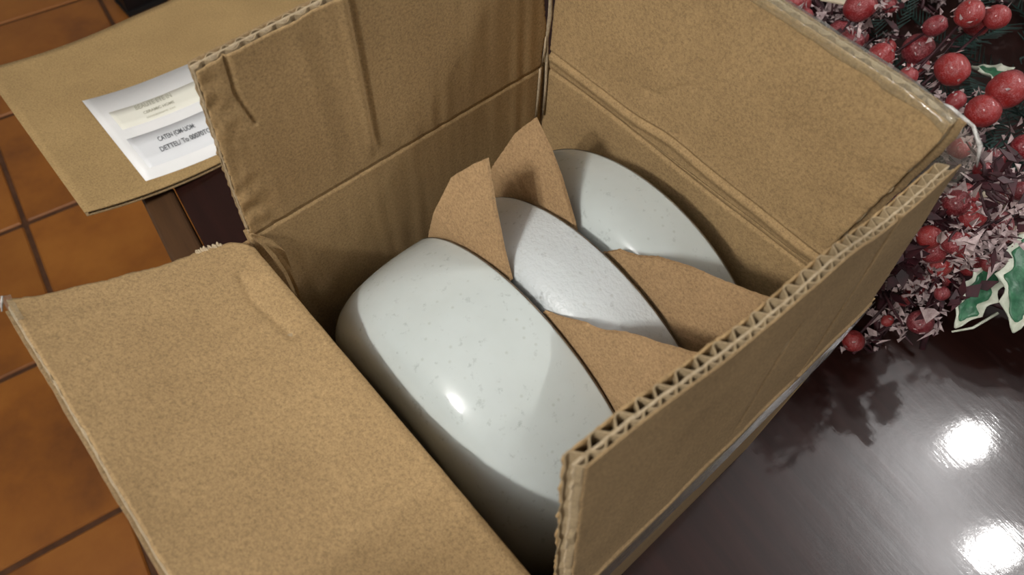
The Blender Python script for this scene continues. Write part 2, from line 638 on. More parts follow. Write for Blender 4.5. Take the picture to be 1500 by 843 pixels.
def vhi(u):
    return 0.0092 + 0.0022 * groove(u, 0.085, 0.018) - 0.0008 * groove(u, 0.06, 0.02) - 0.0018 * groove(u, 0.17, 0.03)


def right_relief(u, v):
    vl = -0.0022 - 0.002 * groove(u, 0.18, 0.05) + 0.001 * sin(u * 40)
    h = vhi(u)
    d = 0.0011 * groove(v, vl, 0.0011) + 0.0010 * groove(v, h, 0.0010)
    d -= 0.0010 * groove(v, h - 0.0032, 0.0022) + 0.0007 * groove(v, h + 0.0020, 0.0014) * (0.4 + max(0, nz(u * 50, 2)))
    d += 0.0006 * groove(dist_poly((u, v), [(0.062, 0.026), (0.074, 0.029), (0.081, 0.040), (0.090, 0.046)]), 0, 0.0012)
    d += 0.0004 * nz(u * 40, v * 60, 1)
    if v > 0.012:
        d += 0.0014 * max(0, (u - 0.150) / 0.03) ** 2 * nz(u * 60, v * 70, 4)
    return d


TOP_R = lambda u: 0.1015 - 0.035 * u - 0.13 * max(0, u - 0.165)
rmin = lambda s, a: (lambda v: 0.0012 + jag(v, s, a, 220))
rmax = lambda s, a: (lambda v: 0.1718 + 0.0120 * min(1, max(v, 0) / 0.085) + jag(v, s, a, 150))
slab('wall_panel', lin(-TH, W, 100), lin(TABLE, -0.008, 46)[:-1] + lin(-0.008, 0.0, 14), F_right, right_relief, TH, M_kraft, carton)
flap = bpy.data.objects.new('flap', None)
flap.parent = carton
COL.objects.link(flap)
vsr = lin(0, 0.016, 26)[:-1] + lin(0.016, 0.095, 60)
slab('inner_liner', lin(0.001, 0.18, 160), vsr, F_right, right_relief, lambda u, v: right_relief(u, v) + LT, M_kraft, flap, rmin(21, .0008), rmax(22, .0014), lambda u: TOP_R(u) + jag(u, 23, 0.0005))
slab('middle_liner', lin(0.001, 0.18, 60), lin(0, 0.095, 40), F_right, 0.0036, 0.0036 + LT, M_edge, flap, rmin(24, .001), rmax(25, .002), lambda u: TOP_R(u) + jag(u, 26, 0.0005))
slab('outer_liner', lin(0.001, 0.18, 60), lin(0, 0.095, 40), F_right, TH - LT, TH, M_kraft_out, flap, rmin(27, .001), lambda v: rmax(28, .001)(v) + 0.003, lambda u: TOP_R(u) + jag(u, 29, 0.0005) - 0.0006)
fluting('fluting', 0.004, 0.178, lin(0.012, 0.095, 20), F_right, 0.0014, 0.0038, 0.0072, M_flute, flap, lambda u: TOP_R(u) - 0.0002, rmin(30, .001), rmax(31, .002), 0.9)
fluting('fluting', 0.004, 0.178, lin(0.012, 0.095, 20), F_right, 0.0040, TH - 0.0005, 0.0062, M_flute, flap, lambda u: TOP_R(u) - 0.0003, rmin(32, .001), rmax(33, .002), 2.2)

# --- near wall and flap folded outwards, rising a little
def near_pt(u, v, w):
    # w grows downwards (the outside of the flap)
    y = -0.0008 - 0.935 * v
    z = 0.0323 * (max(v, 0) / 0.0912) ** 1.55 + 0.0004
    s = 0.0323 * 1.55 / 0.0912 * (max(v, 0) / 0.0912) ** 0.55 / 0.935
    k = 1 / sqrt(1 + s * s)
    return Vector((u, y - w * s * k, z - w * k))


F_near = frame(near_pt)
F_nearwall = frame(lambda u, v, w: Vector((u, -w, v)))
slab('wall_panel', lin(-TH, W, 100), lin(TABLE, -TH - 0.0006, 40), F_nearwall, lambda u, v: 0.0003 * nz(u * 60, v * 60), TH, M_kraft, carton)
flap = bpy.data.objects.new('flap', None)
flap.parent = carton
COL.objects.link(flap)


def near_relief(u, v):
    d = 0.00035 * sin(2 * pi * u / 0.0154 + 3 * nz(u * 20, v * 12)) * (0.45 + nz(u * 25, v * 25, 9))
    d += 0.0006 * nz(u * 30, v * 30, 2)
    d += 0.0010 * groove(v, 0.0, 0.0015)
    # a shallow dent that runs back from the torn corner
    d += 0.0009 * groove(dist_poly((u, v), [(0.010, 0.000), (0.014, 0.013), (0.030, 0.016), (0.055, 0.012)]), 0, 0.002)
    return d


def nmin_base(v):
    return -0.0052 + 0.0100 * exp(-v / 0.006)


nmin = lambda s, a: (lambda v: nmin_base(v) + jag(v, s, a, 210) + 0.0012 * nz(v * 70, s))
nmax = lambda s, a: (lambda v: W - 0.001 + jag(v, s, a, 200))
NV = lambda s, a, o=0.0: (lambda u: 0.0912 + 0.0006 * nz(u * 40, 3) + o + jag(u, s, a))
us_n = lin(0, 0.2, 180)
slab('inner_liner', us_n, lin(0, 0.004, 6)[:-1] + lin(0.004, 0.0912, 84), F_near, near_relief, lambda u, v: near_relief(u, v) + LT, M_kraft, flap, nmin(41, .0013), nmax(42, .001), NV(43, 0.0004))
slab('middle_liner', lin(0, 0.2, 60), lin(0.002, 0.0912, 40), F_near, 0.0034, 0.0034 + LT, M_edge, flap, nmin(44, .002), nmax(45, .001), NV(46, 0.0008, -0.0005))
slab('outer_liner', lin(0, 0.2, 60), lin(0.003, 0.0912, 40), F_near, TH - LT - 0.0008, TH - 0.0008, M_kraft_out, flap, nmin(47, .0015), nmax(48, .001), NV(49, 0.0006, 0.0003))
fluting('fluting', 0.0, 0.198, lin(0.004, 0.0905, 16), F_near, 0.0013, 0.0036, 0.0072, M_flute, flap, None, nmin(50, .002), nmax(51, .001), 0.4)
fluting('fluting', 0.0, 0.198, lin(0.004, 0.0905, 16), F_near, 0.0038, TH - 0.0014, 0.0062, M_flute, flap, None, nmin(52, .002), nmax(53, .001), 1.4)
# little fluff of torn paper standing at the far left corner of this flap
bag = Bag()
for k in range(11):
    t = k / 10
    a = near_pt(nmin_base(0.022 - 0.010 * t) - 0.0004, 0.022 - 0.010 * t, 0.0002)
    e = Vector((random.uniform(-.0012, .0002), random.uniform(-.0008, .0008), random.uniform(0.0006, 0.0016)))
    pts = [a + Vector((0.0016, 0, -0.0006)), a + e * 0.5, a + e + Vector((-0.0006, 0, 0))]
    bag.add(tube(pts, [0.0009, random.uniform(0.0006, 0.0011), 0.0003], 5))
fl = bag.build('torn_paper', M_edge, flap)
fl.location = -CO

# --- front wall and flap leaning inwards
F_frontwall = frame(lambda u, v, w: Vector((W - TH + w, u, v)))


def front_pt(u, v, w):
    a = radians(9.3 - 4.6 * u / D - 1.0 * sin(pi * u / D))
    ca, sa = cos(a), sin(a)
    return Vector((W - (TH - w) * ca - v * sa, u, v * ca - (TH - w) * sa))


F_front = frame(front_pt)


def front_out(u, v):
    d = TH
    if v < 0:
        d += 0.0009 * groove(v, -0.0004, 0.0012) - 0.0006 * groove(v, -0.0045, 0.002)
    else:
        d += 0.0009 * groove(v, 0.0006, 0.0012)
        d -= 0.0017 * groove(dist_poly((u, v), [(0.128, 0.0), (0.1349, 0.0107), (0.1449, 0.0793), (0.146, 0.09)]), 0, 0.0009)
        d -= 0.0009 * groove(dist_poly((u, v), [(0.088, 0.010), (0.0939, 0.0382), (0.1018, 0.0641)]), 0, 0.0009)
        d += 0.0004 * nz(u * 50, v * 50, 6)
    return d


slab('wall_panel', lin(0.0, D, 60), lin(TABLE, -0.010, 30)[:-1] + lin(-0.010, 0.0, 14), F_frontwall, 0.0, front_out, M_kraft_out, carton)
flap = bpy.data.objects.new('flap', None)
flap.parent = carton
COL.objects.link(flap)
TOP_F = lambda u: 0.0908 - 0.010 * (u / D) ** 1.6 + 0.0012 * sin(u * 75) + 0.0016 * groove(u, 0.112, 0.012)
fmin = lambda s, a, o=0.0: (lambda v: 0.0018 + 0.0072 * min(1, max(v, 0) / 0.09) + o + jag(v, s, a, 170))
fmax = lambda s, a, o=0.0: (lambda v: D - 0.0015 + o + jag(v, s, a, 190))
usf = lin(0, 0.18, 120)
slab('inner_liner', usf, lin(0, 0.09, 50), F_front, lambda u, v: 0.0005 * nz(u * 50, v * 50), lambda u, v: 0.0005 * nz(u * 50, v * 50) + LT, M_kraft, flap, fmin(61, .0024), fmax(62, .002), lambda u: TOP_F(u) - 0.0010 + jag(u, 63, 0.0026, 170))
slab('middle_liner', usf, lin(0, 0.09, 40), F_front, lambda u, v: 0.0037 + 0.0004 * nz(u * 160, v * 40), lambda u, v: 0.0037 + LT + 0.0004 * nz(u * 160, v * 40), M_edge, flap, fmin(64, .0024), fmax(65, .002), lambda u: TOP_F(u) + jag(u, 66, 0.0010))
slab('outer_liner', lin(0, 0.18, 150), lin(0, 0.006, 10)[:-1] + lin(0.006, 0.09, 70), F_front, lambda u, v: front_out(u, v) - LT, front_out, M_kraft_out, flap, fmin(67, .0008, 0.0016), fmax(68, .001, 0.004), lambda u: TOP_F(u) + jag(u, 69, 0.0004))
fluting('fluting', 0.004, 0.178, lin(0.004, 0.09, 24), F_front, 0.0005, 0.0040, 0.0077, M_flute, flap, lambda u: TOP_F(u) + 0.0001, fmin(70, .002), fmax(71, .002), 0.2)
fluting('fluting', 0.004, 0.178, lin(0.004, 0.09, 24), F_front, 0.0041, TH - 0.0004, 0.0061, M_flute, flap, lambda u: TOP_F(u) + 0.0001, fmin(72, .002), fmax(73, .002), 1.2)

# bottom board
slab('bottom_panel', lin(0.0, W - TH, 4), lin(0.0, D, 4), frame(lambda u, v, w: Vector((u, v, TABLE + w))), 0.0, 0.006, M_kraft, carton)

# torn liner strip in the left front corner
bag = Bag()
path = [(0.0010, 0.0010, 0.0040), (0.0022, 0.0052, -0.0040), (0.0030, 0.0078, -0.0150), (0.0022, 0.0088, -0.0300), (0.0016, 0.0085, -0.0480), (0.0012, 0.0075, -0.0700)]
wid = [0.0010, 0.0026, 0.0030, 0.0020, 0.0018, 0.0012]
top = []
for i, p in enumerate(path):
    for q in (-1, -0.3, 0.3, 1):
        top.append(Vector(p) + Vector((0.0008 * q * q + 0.0010 * nz(i * 2.3, q * 2) + 0.0002, wid[i] * q * (1 + 0.5 * nz(i * 1.9, q)), 0.0014 * nz(i * 1.7, q * 3))))
N = len(top)
vs_, fs_ = top + [p + Vector((-0.0006, 0.0001, 0)) for p in top], []
for i in range(len(path) - 1):
    for q in range(3):
        a = i * 4 + q
        fs_ += [(a, a + 1, a + 5, a + 4), (N + a, N + a + 4, N + a + 5, N + a + 1)]
    fs_ += [(i * 4, i * 4 + 4, N + i * 4 + 4, N + i * 4), (i * 4 + 3, N + i * 4 + 3, N + i * 4 + 7, i * 4 + 7)]
fs_ += [(0, N, N + 1, 1), (1, N + 1, N + 2, 2), (2, N + 2, N + 3, 3)]
o = link('torn_paper', mesh_from('torn_paper', vs_, fs_, False), M_kraft, carton)
o.location = -CO

# torn strips of liner standing in the far corner gap between left and back flaps
def paper_strip(path, wid, across):
    A = Vector(across).normalized()
    top = []
    for i, p in enumerate(path):
        for q in (-1, 0, 1):
            top.append(Vector(p) + A * (wid[i] * q * (1 + 0.4 * nz(i * 1.3, q))) + Vector((0.0004 * (1 - q * q), 0, 0)))
    n = len(top)
    vv, ff = top + [p + Vector((-0.0005, 0.0002, 0)) for p in top], []
    for i in range(len(path) - 1):
        for q in range(2):
            k = i * 3 + q
            ff += [(k, k + 1, k + 4, k + 3), (n + k, n + k + 3, n + k + 4, n + k + 1)]
        ff += [(i * 3, i * 3 + 3, n + i * 3 + 3, n + i * 3), (i * 3 + 2, n + i * 3 + 2, n + i * 3 + 5, i * 3 + 5)]
    e = len(path) * 3 - 3
    ff += [(0, n, n + 1, 1), (1, n + 1, n + 2, 2), (e, e + 1, n + e + 1, n + e), (e + 1, e + 2, n + e + 2, n + e + 1)]
    o = link('torn_paper', mesh_from('torn_paper', vv, ff, True), M_edge, carton)
    o.location = -CO


paper_strip([(0.0006, 0.1738, -0.034), (0.0008, 0.1740, -0.020), (0.0007, 0.1744, -0.008), (0.0006, 0.1742, 0.001)], [0.0009, 0.0010, 0.0009, 0.0006], (0.1, 1, 0))
paper_strip([(0.0016, 0.1786, -0.034), (0.0016, 0.1784, -0.012), (0.0012, 0.1780, 0.006), (0.0002, 0.1776, 0.018), (0.0010, 0.1782, 0.032), (0.0002, 0.1778, 0.050), (0.0004, 0.1782, 0.092)],
            [0.0008, 0.0008, 0.0007, 0.0010, 0.0011, 0.0007, 0.0006], (0.5, 0.8, 0))
paper_strip([(0.0004, 0.1758, 0.004), (0.0010, 0.1762, 0.012), (0.0002, 0.1770, 0.020)], [0.0005, 0.0008, 0.0004], (0.4, 1, 0))

# --- clear tape
def tape_strip(us, vs, F, rel):
    o = slab('tape', us, vs, F, rel, lambda u, v: rel(u, v) + 0.0001, M_tape, carton)
    return o


tape_strip(lin(0.0, D + TH, 70), lin(-0.055, -0.0015, 26), F_frontwall, lambda u, v: TH + 0.0008 + 0.0009 * groove(u, 0.085, 0.02) * max(0, nz(u * 120, v * 260)) + 0.0004 * groove(u, 0.085, 0.05) * sin(v * 900 + u * 120 + 2 * nz(u * 80, v * 50)))
# over the top edge of the back flap, near the corner
prof = [(-0.0003, -0.0030), (-0.0004, -0.0014), (-0.0004, 0.0002), (0.0012, 0.0011), (0.0042, 0.0010), (TH + 0.0005, 0.0002), (TH + 0.0007, -0.006), (TH + 0.0007, -0.018)]
vs_, fs_ = [], []
U = lin(0.095, 0.1835, 60)
for u in U:
    for w, dz in prof:
        sc = 1 + 0.9 * nz(u * 60, 3) if dz < -0.001 else 1
        vs_.append(Vector((u, D + w + 0.0003 * nz(u * 140, w * 400), TOP_R(u) + dz * sc + 0.0004 * nz(u * 120, w * 300, 4))))
m = len(prof)
for i in range(len(U) - 1):
    for j in range(m - 1):
        fs_.append((i * m + j, i * m + j + 1, (i + 1) * m + j + 1, (i + 1) * m + j))
o = link('tape', mesh_from('tape', vs_, fs_, True), M_tape, carton)
o.location = -CO
md = o.modifiers.new('Solidify', 'SOLIDIFY')
md.thickness = 0.00012
# the loose end that sticks out past the corner
outer = [(0.1600, 0.0925), (0.1705, 0.0918), (0.1791, 0.0919), (0.1884, 0.0911), (0.1943, 0.0888), (0.1975, 0.0810), (0.1960, 0.0700), (0.1935, 0.0560)]
inner = [(0.1600, 0.0830), (0.1680, 0.0820), (0.1740, 0.0810), (0.1780, 0.0790), (0.1800, 0.0770), (0.1815, 0.0720), (0.1820, 0.0660), (0.1825, 0.0560)]
vs_, fs_ = [], []
for i, (a, b) in enumerate(zip(outer, inner)):
    for k in range(6):
        t = k / 5
        x, z = a[0] + (b[0] - a[0]) * t, a[1] + (b[1] - a[1]) * t
        vs_.append(Vector((x, D + TH + 0.0010 + 0.0016 * nz(i * 0.9, k * 0.8, 2) + 0.0024 * (1 - t) * sin(i * 1.3), z)))
for i in range(7):
    for k in range(5):
        fs_.append((i * 6 + k, i * 6 + k + 1, i * 6 + k + 7, i * 6 + k + 6))
for p, q in zip(outer, outer[1:]):
    pass
o = link('tape', mesh_from('tape', vs_, fs_, True), M_tape, carton)
o.location = -CO
md = o.modifiers.new('Solidify', 'SOLIDIFY')
md.thickness = 0.0002
md = o.modifiers.new('Subsurf', 'SUBSURF')
md.levels = md.render_levels = 1
# rolled bright rim of that loose end
bag = Bag()
pts = [Vector((a[0], D + TH + 0.0012 + 0.0016 * nz(i * 0.9, 0, 2) + 0.0024 * sin(i * 1.3), a[1])) for i, a in enumerate(outer[1:6])]
bag.add(tube(pts, [0.0003, 0.0007, 0.0006, 0.0008, 0.0003], 6))
o = bag.build('tape_fold', mottled('crumpled_tape', (0.30, 0.29, 0.27, 1), (0.62, 0.60, 0.57, 1), 500, 0.15), carton, None, True)
o.location = -CO
# scrap on the end of the near flap
tape_strip(lin(-0.0075, 0.006, 14), lin(0.0895, 0.0925, 5), F_near, lambda u, v: -0.0004 + 0.0012 * nz(u * 400, v * 500) * (1 if u < 0 else 0.4))
bag = Bag()
pts = [near_pt(u, 0.0921 + 0.0004 * sin(u * 900), w) for u, w in ((-0.0068, -0.0012), (-0.0058, 0.0006), (-0.0064, 0.0028), (-0.0052, 0.0050))]
bag.add(tube(pts, [0.0003, 0.0005, 0.0005, 0.0003], 6))
o = bag.build('tape_fold', bpy.data.materials['crumpled_tape'], carton, None, True)
o.location = -CO

# ------------------------------------------------------------------ bowls standing on their sides
def lathe_bowl(name, label, loc, tilt, profile, mat, depth_axis_group):
    """profile: (radius, depth behind the rim) of the outside from rim to base; axis runs along -y"""
    root = thing(name, label, 'bowl', loc, depth_axis_group)
    root.rotation_euler = (tilt, 0, 0)
    wall_t = 0.0042
    seg = 120
    out = profile
    inner = [(max(0.0, r - wall_t), max(d - (wall_t if i > len(out) * 0.5 else 0.0), 0.0005)) for i, (r, d) in enumerate(out)]
    inner = [(r, d) for r, d in inner if r > 0.004]
    ring = out + [(0.0, out[-1][1])]
    loop = [(0.0, inner[-1][1])] + inner[::-1] + out + [(0.0, out[-1][1])]
    verts, faces = [], []
    for r, d in loop:
        for k in range(seg):
            a = 2 * pi * k / seg
            verts.append(Vector((r * cos(a), -d, r * sin(a))))
    for i in range(len(loop) - 1):
        for k in range(seg):
            k2 = (k + 1) % seg
            faces.append((i * seg + k, (i + 1) * seg + k, (i + 1) * seg + k2, i * seg + k2))
    me = mesh_from('bowl_body', verts, faces)
    bm = bmesh.new()
    bm.from_mesh(me)
    bmesh.ops.remove_doubles(bm, verts=bm.verts, dist=1e-6)
    bmesh.ops.recalc_face_normals(bm, faces=bm.faces)
    bm.to_mesh(me)
    bm.free()
    for p in me.polygons:
        p.use_smooth = True
    link('bowl_body', me, mat, root)
    # brown bare line on the rim: a thin rounded band
    r0 = out[0][0]
    verts, faces = [], []
    sec = [(r0 - wall_t - 0.0001, 0.0006), (r0 - wall_t + 0.0003, -0.0006), (r0 - 0.0020, -0.0011), (r0 - 0.0004, -0.0006), (r0 + 0.00010, 0.0000), (r0 + 0.00008, 0.0003)]
    for r, d in sec:
        for k in range(seg):
            a = 2 * pi * k / seg
            verts.append(Vector((r * cos(a), -d, r * sin(a))))
    for i in range(len(sec) - 1):
        for k in range(seg):
            k2 = (k + 1) % seg
            faces.append((i * seg + k, (i + 1) * seg + k, (i + 1) * seg + k2, i * seg + k2))
    link('rim', mesh_from('rim', verts, faces, True), M_rim, root)
    # foot ring under the base
    rf, df = out[-1][0] * 0.82, out[-1][1]
    verts, faces = [], []
    sec = [(rf - 0.004, -0.0002), (rf - 0.003, 0.0016), (rf, 0.0018), (rf + 0.0015, -0.0002)]
    for r, d in sec:
        for k in range(seg):
            a = 2 * pi * k / seg
            verts.append(Vector((r * cos(a), -(df + d), r * sin(a))))
    for i in range(len(sec) - 1):
        for k in range(seg):
            k2 = (k + 1) % seg
            faces.append((i * seg + k, (i + 1) * seg + k, (i + 1) * seg + k2, i * seg + k2))
    link('foot_ring', mesh_from('foot_ring', verts, faces, True), mat, root)
    return root


def smooth_profile(pts, n=40):
    """Catmull-Rom through the control points"""
    res = []
    P = [pts[0]] + list(pts) + [pts[-1]]
    segs = len(pts) - 1
    for s in range(segs):
        p0, p1, p2, p3 = P[s], P[s + 1], P[s + 2], P[s + 3]
        m = max(2, n // segs)
        for k in range(m):
            t = k / m
            res.append(tuple(0.5 * ((2 * p1[c]) + (-p0[c] + p2[c]) * t + (2 * p0[c] - 5 * p1[c] + 4 * p2[c] - p3[c]) * t * t + (-p0[c] + 3 * p1[c] - 3 * p2[c] + p3[c]) * t ** 3) for c in (0, 1)))
    res.append(pts[-1])
    return res


deep = smooth_profile([(0.0892, 0.0), (0.0893, 0.012), (0.0885, 0.026), (0.0866, 0.039), (0.0838, 0.048), (0.0793, 0.0555), (0.0720, 0.0615), (0.0600, 0.0650), (0.0480, 0.0656)], 56)
low = smooth_profile([(0.0895, 0.0), (0.0895, 0.012), (0.0888, 0.023), (0.0868, 0.032), (0.0822, 0.0378), (0.0730, 0.0408), (0.0500, 0.0415)], 48)
nested = smooth_profile([(0.0895, 0.0), (0.0895, 0.011), (0.0886, 0.021), (0.0862, 0.029), (0.0815, 0.0345), (0.0765, 0.0385), (0.0660, 0.0412), (0.0500, 0.0417)], 48)
lathe_bowl('ceramic_bowl', 'deep speckled white bowl on its side nearest the folded-out flap, base in shadow', (0.0986, 0.0717, -0.0875), 0.0, deep, M_glaze, 'white bowls in the carton')
lathe_bowl('ceramic_bowl', 'grainy matt white bowl on its side in the middle, between two cardboard dividers', (0.1035, 0.1150, -0.0838), 0.05, [(r, d * 0.91) for r, d in low], M_glaze_rough, 'white bowls in the carton')
lathe_bowl('ceramic_bowl', 'smooth white bowl on its side at the back wall of the carton', (0.0978, 0.1568, -0.0848), 0.0, nested, M_glaze, 'white bowls in the carton')

# ------------------------------------------------------------------ cardboard dividers
def divider(label, y0, slope, left, right, seed, xl, xr):
    """left / right: outlines (x, z) of the two tabs, the notch between them opens into a round cut-out"""
    root = thing('cardboard_divider', label, 'divider', (0.0985, y0, TABLE + 0.0062), 'cardboard dividers between the bowls')
    O = Vector(root.location)
    zc, R = -0.086, 0.0845
    zb = TABLE + 0.0062
    hole = []
    a_r = math.atan2(right[0][1] - zc, right[0][0] - 0.0985)
    a_l = math.atan2(left[-1][1] - zc, left[-1][0] - 0.0985)
    a = a_l
    n = 60
    total = 2 * pi - (a_l - a_r)
    for k in range(1, n):
        t = a_l + total * k / n
        rk = R + 0.0035 * min(1.0, max(0.0, (0.75 - sin(t)) * 3))
        hole.append((0.0985 + rk * cos(t), max(zc + rk * sin(t), zb + 0.0015)))
    def rough(pts, amp):
        res = []
        for (ax, az), (bx, bz) in zip(pts, pts[1:]):
            m = max(1, int(math.hypot(bx - ax, bz - az) / 0.0012))
            for k in range(m):
                t = k / m
                x, z = ax + (bx - ax) * t, az + (bz - az) * t
                res.append((x + jag(x + z, seed, amp, 400), z + jag(z - x, seed + 3, amp, 400)))
        res.append(pts[-1])
        return res
    pk = max(range(len(left)), key=lambda i: left[i][1])
    torn_l = rough(left[:pk + 1], 0.0006)
    cut_l = left[pk:]
    torn_r = rough(right, 0.0008)
    poly = [(xl, zb), (xl, left[0][1] - 0.085), (left[0][0] - 0.004, left[0][1] - 0.02)] + torn_l + cut_l[1:] + hole + torn_r + [(right[-1][0] + 0.0004, 0.004), (xr, -0.012), (xr, zb)]
    T = 0.0018
    bm = bmesh.new()
    vs0 = [bm.verts.new((x, y0 + slope * (z + 0.083) + 0.25 * max(0.0, z + 0.005), z)) for x, z in poly]
    es = [bm.edges.new((vs0[i], vs0[(i + 1) % len(vs0)])) for i in range(len(vs0))]
    bmesh.ops.triangle_fill(bm, use_beauty=True, use_dissolve=False, edges=es)
    fr = bmesh.ops.extrude_face_region(bm, geom=list(bm.faces))
    for g in fr['geom']:
        if isinstance(g, bmesh.types.BMVert):
            g.co.y += T
    bmesh.ops.recalc_face_normals(bm, faces=bm.faces)
    for vtx in bm.verts:
        vtx.co -= O
    me = bpy.data.meshes.new('divider_sheet')
    bm.to_mesh(me)
    bm.free()
    uvl = me.uv_layers.new(name='UVMap')
    for lp in me.loops:
        c = me.vertices[lp.vertex_index].co
        uvl.data[lp.index].uv = (c.x, c.z)
    link('sheet', me, M_div, root)
    return root


divider('single brown cardboard divider standing right behind the nearest bowl', 0.0735, 0.0,
        [(0.0290, -0.0330), (0.0301, -0.0281), (0.0395, 0.0049), (0.0434, 0.0195), (0.0461, 0.0241), (0.0536, 0.0339), (0.0606, 0.0419), (0.0701, 0.0254), (0.0817, 0.0076), (0.0899, -0.0028)],
        [(0.1109, -0.0028), (0.1196, 0.0020), (0.1291, 0.0084), (0.1387, 0.0132), (0.1465, 0.0205), (0.1547, 0.0256), (0.1626, 0.0301), (0.1770, 0.0393), (0.1825, 0.0426)], 3.0, 0.004, 0.1905)
divider('single brown cardboard divider standing right behind the middle grainy bowl', 0.1185, -0.055,
        [(0.0250, -0.0220), (0.0290, -0.0134), (0.0359, 0.0049), (0.0416, 0.0204), (0.0503, 0.0340), (0.0558, 0.0301), (0.0631, 0.0250), (0.0725, 0.0164), (0.0853, 0.0017), (0.0890, -0.0030)],
        [(0.1060, -0.0020), (0.1127, 0.0056), (0.1212, 0.0095), (0.1299, 0.0166), (0.1375, 0.0207), (0.1449, 0.0243), (0.1568, 0.0285), (0.1678, 0.0329), (0.1767, 0.0371), (0.1825, 0.0396)], 9.0, 0.004, 0.1905)

# ------------------------------------------------------------------ loose cardboard sheet with a label
sheet = thing('cardboard_sheet', 'flat brown cardboard sheet with a white label overhanging the table edge at the left', 'cardboard', (-0.34, 0.12, TABLE))
SO = Vector(sheet.location)


def sheet_z(y):
    return TABLE + 0.0052 + 1.5 * max(0.0, 0.06 - y) ** 2


def sheet_pt(u, v, w):
    # u: y, v: across (0 at the right edge, 1 at the left edge)
    y = -0.0522 + (0.36 + 0.0522) * u
    x = -0.2325 - 0.2165 * v
    return Vector((x, y, sheet_z(y) - 0.010 * v * v * max(0.0, 1 - u * 3) ** 2 - w)) - SO


SW = 0.0046
slab('board', lin(0, 1, 60), lin(0, 1, 30), sheet_pt, lambda u, v: 0.0, lambda u, v: 0.0008, M_sheet, sheet, None, None, None)
slab('under_liner', lin(0, 1, 60), lin(0, 1, 30), sheet_pt, lambda u, v: SW - 0.0008, lambda u, v: SW, M_kraft_out, sheet)
fluting('fluting', 0.004, 0.996, lin(0.004, 0.996, 12), sheet_pt, 0.0007, SW - 0.0007, 0.0155, M_flute, sheet, None, None, None, 0.5)

M_paper = mottled('white_label_paper', (0.88, 0.89, 0.87, 1), (0.92, 0.92, 0.90, 1), 30, 0.45)
M_cream = plain('cream_print', (0.84, 0.83, 0.72, 1), 0.5)
M_grey = plain('grey_print', (0.81, 0.83, 0.84, 1), 0.5)
M_ink = plain('black_ink', (0.16, 0.17, 0.18, 1), 0.6)
M_ink2 = plain('olive_ink', (0.46, 0.45, 0.35, 1), 0.6)
M_ink3 = plain('faint_ink', (0.66, 0.65, 0.53, 1), 0.6)


def label_patch(name, x0, x1, y0, y1, lift, mat, parent, skew=0.0):
    F = lambda u, v, w: Vector((x0 + (x1 - x0) * v + skew * u * (y1 - y0), y0 + (y1 - y0) * u, sheet_z(y0 + (y1 - y0) * u) + lift - w)) - SO
    return slab(name, lin(0, 1, 24), lin(0, 1, 3), F, 0.0, 0.0001, mat, parent)


lab = label_patch('label', -0.3620, -0.2455, -0.0035, 0.155, 0.00018, M_paper, sheet, 0.07)
lab['label'] = 'white paper label with cream and grey printed panels'
label_patch('cream_panel', -0.3370, -0.3110, 0.0075, 0.100, 0.00024, M_cream, lab, 0.07)
label_patch('grey_panel', -0.2985, -0.2580, 0.0050, 0.100, 0.00024, M_grey, lab, 0.07)


def text_line(body, x, y0, y1, height, mat):
    cu = bpy.data.curves.new('printed_text', 'FONT')
    cu.body = body
    cu.size = 1.0
    cu.offset = 0.012
    tmp = bpy.data.objects.new('printed_text', cu)
    COL.objects.link(tmp)
    bpy.context.view_layer.update()
    me = bpy.data.meshes.new_from_object(tmp.evaluated_get(bpy.context.evaluated_depsgraph_get()))
    wdt = max(tmp.dimensions.x, 1e-3)
    bpy.data.objects.remove(tmp)
    me.materials.clear()
    o = link('printed_text', me, mat)
    o.parent = lab
    yc = (y0 + y1) / 2
    slope = (sheet_z(y1) - sheet_z(y0)) / (y1 - y0)
    o.scale = ((y1 - y0) / wdt, height / 0.72, 1)
    rot = Matrix(((-0.07, -1, 0), (1, -0.07, 0), (0, 0, 1)))  # reading direction +y, up is -x
    M = Matrix(((0.07, -1, 0, 0), (1, 0.0, 0, 0), (slope, 0, 1, 0), (0, 0, 0, 1)))
    e = M.to_3x3().normalized().to_euler()
    o.rotation_euler = e
    o.location = Vector((x, y0, sheet_z(y0) + 0.0005)) - SO
    return o


text_line('BEAUTE ETE IN', -0.3280, 0.0265, 0.0575, 0.0058, M_ink2)
text_line('CERAMIC HOME', -0.3196, 0.0295, 0.0560, 0.0036, M_ink2)
text_line('stoneware set', -0.3134, 0.0290, 0.0540, 0.0030, M_ink3)
text_line('CATEN (OM-LIOM:', -0.2822, 0.0245, 0.0555, 0.0058, M_ink)
text_line('DETTEL/ To 00070TO', -0.2700, 0.0205, 0.0630, 0.0060, M_ink)

# ------------------------------------------------------------------ frosted berry wreath
WC = Vector((0.170, 0.605, TABLE))
wreath = thing('berry_wreath', 'frosted red berry wreath with holly lying on the table behind the carton', 'wreath', tuple(WC))
M_vine = mottled('dark_burgundy_twig', (0.014, 0.003, 0.005, 1), (0.055, 0.008, 0.014, 1), 90, 0.6)
M_frost = mottled('pale_pink_frost', (0.30, 0.215, 0.215, 1), (0.56, 0.45, 0.44, 1), 220, 0.8)
M_holly = mottled('variegated_holly', (0.010, 0.075, 0.035, 1), (0.045, 0.17, 0.085, 1), 150, 0.45, 0.3)
M_cream_leaf = mottled('cream_leaf_edge', (0.42, 0.46, 0.36, 1), (0.60, 0.62, 0.52, 1), 120, 0.55)
M_needle = mottled('dark_green_needle', (0.006, 0.022, 0.018, 1), (0.02, 0.06, 0.05, 1), 60, 0.7)
M_strip = mottled('pale_wood_strip', (0.42, 0.35, 0.24, 1), (0.56, 0.48, 0.36, 1), 90, 0.7)


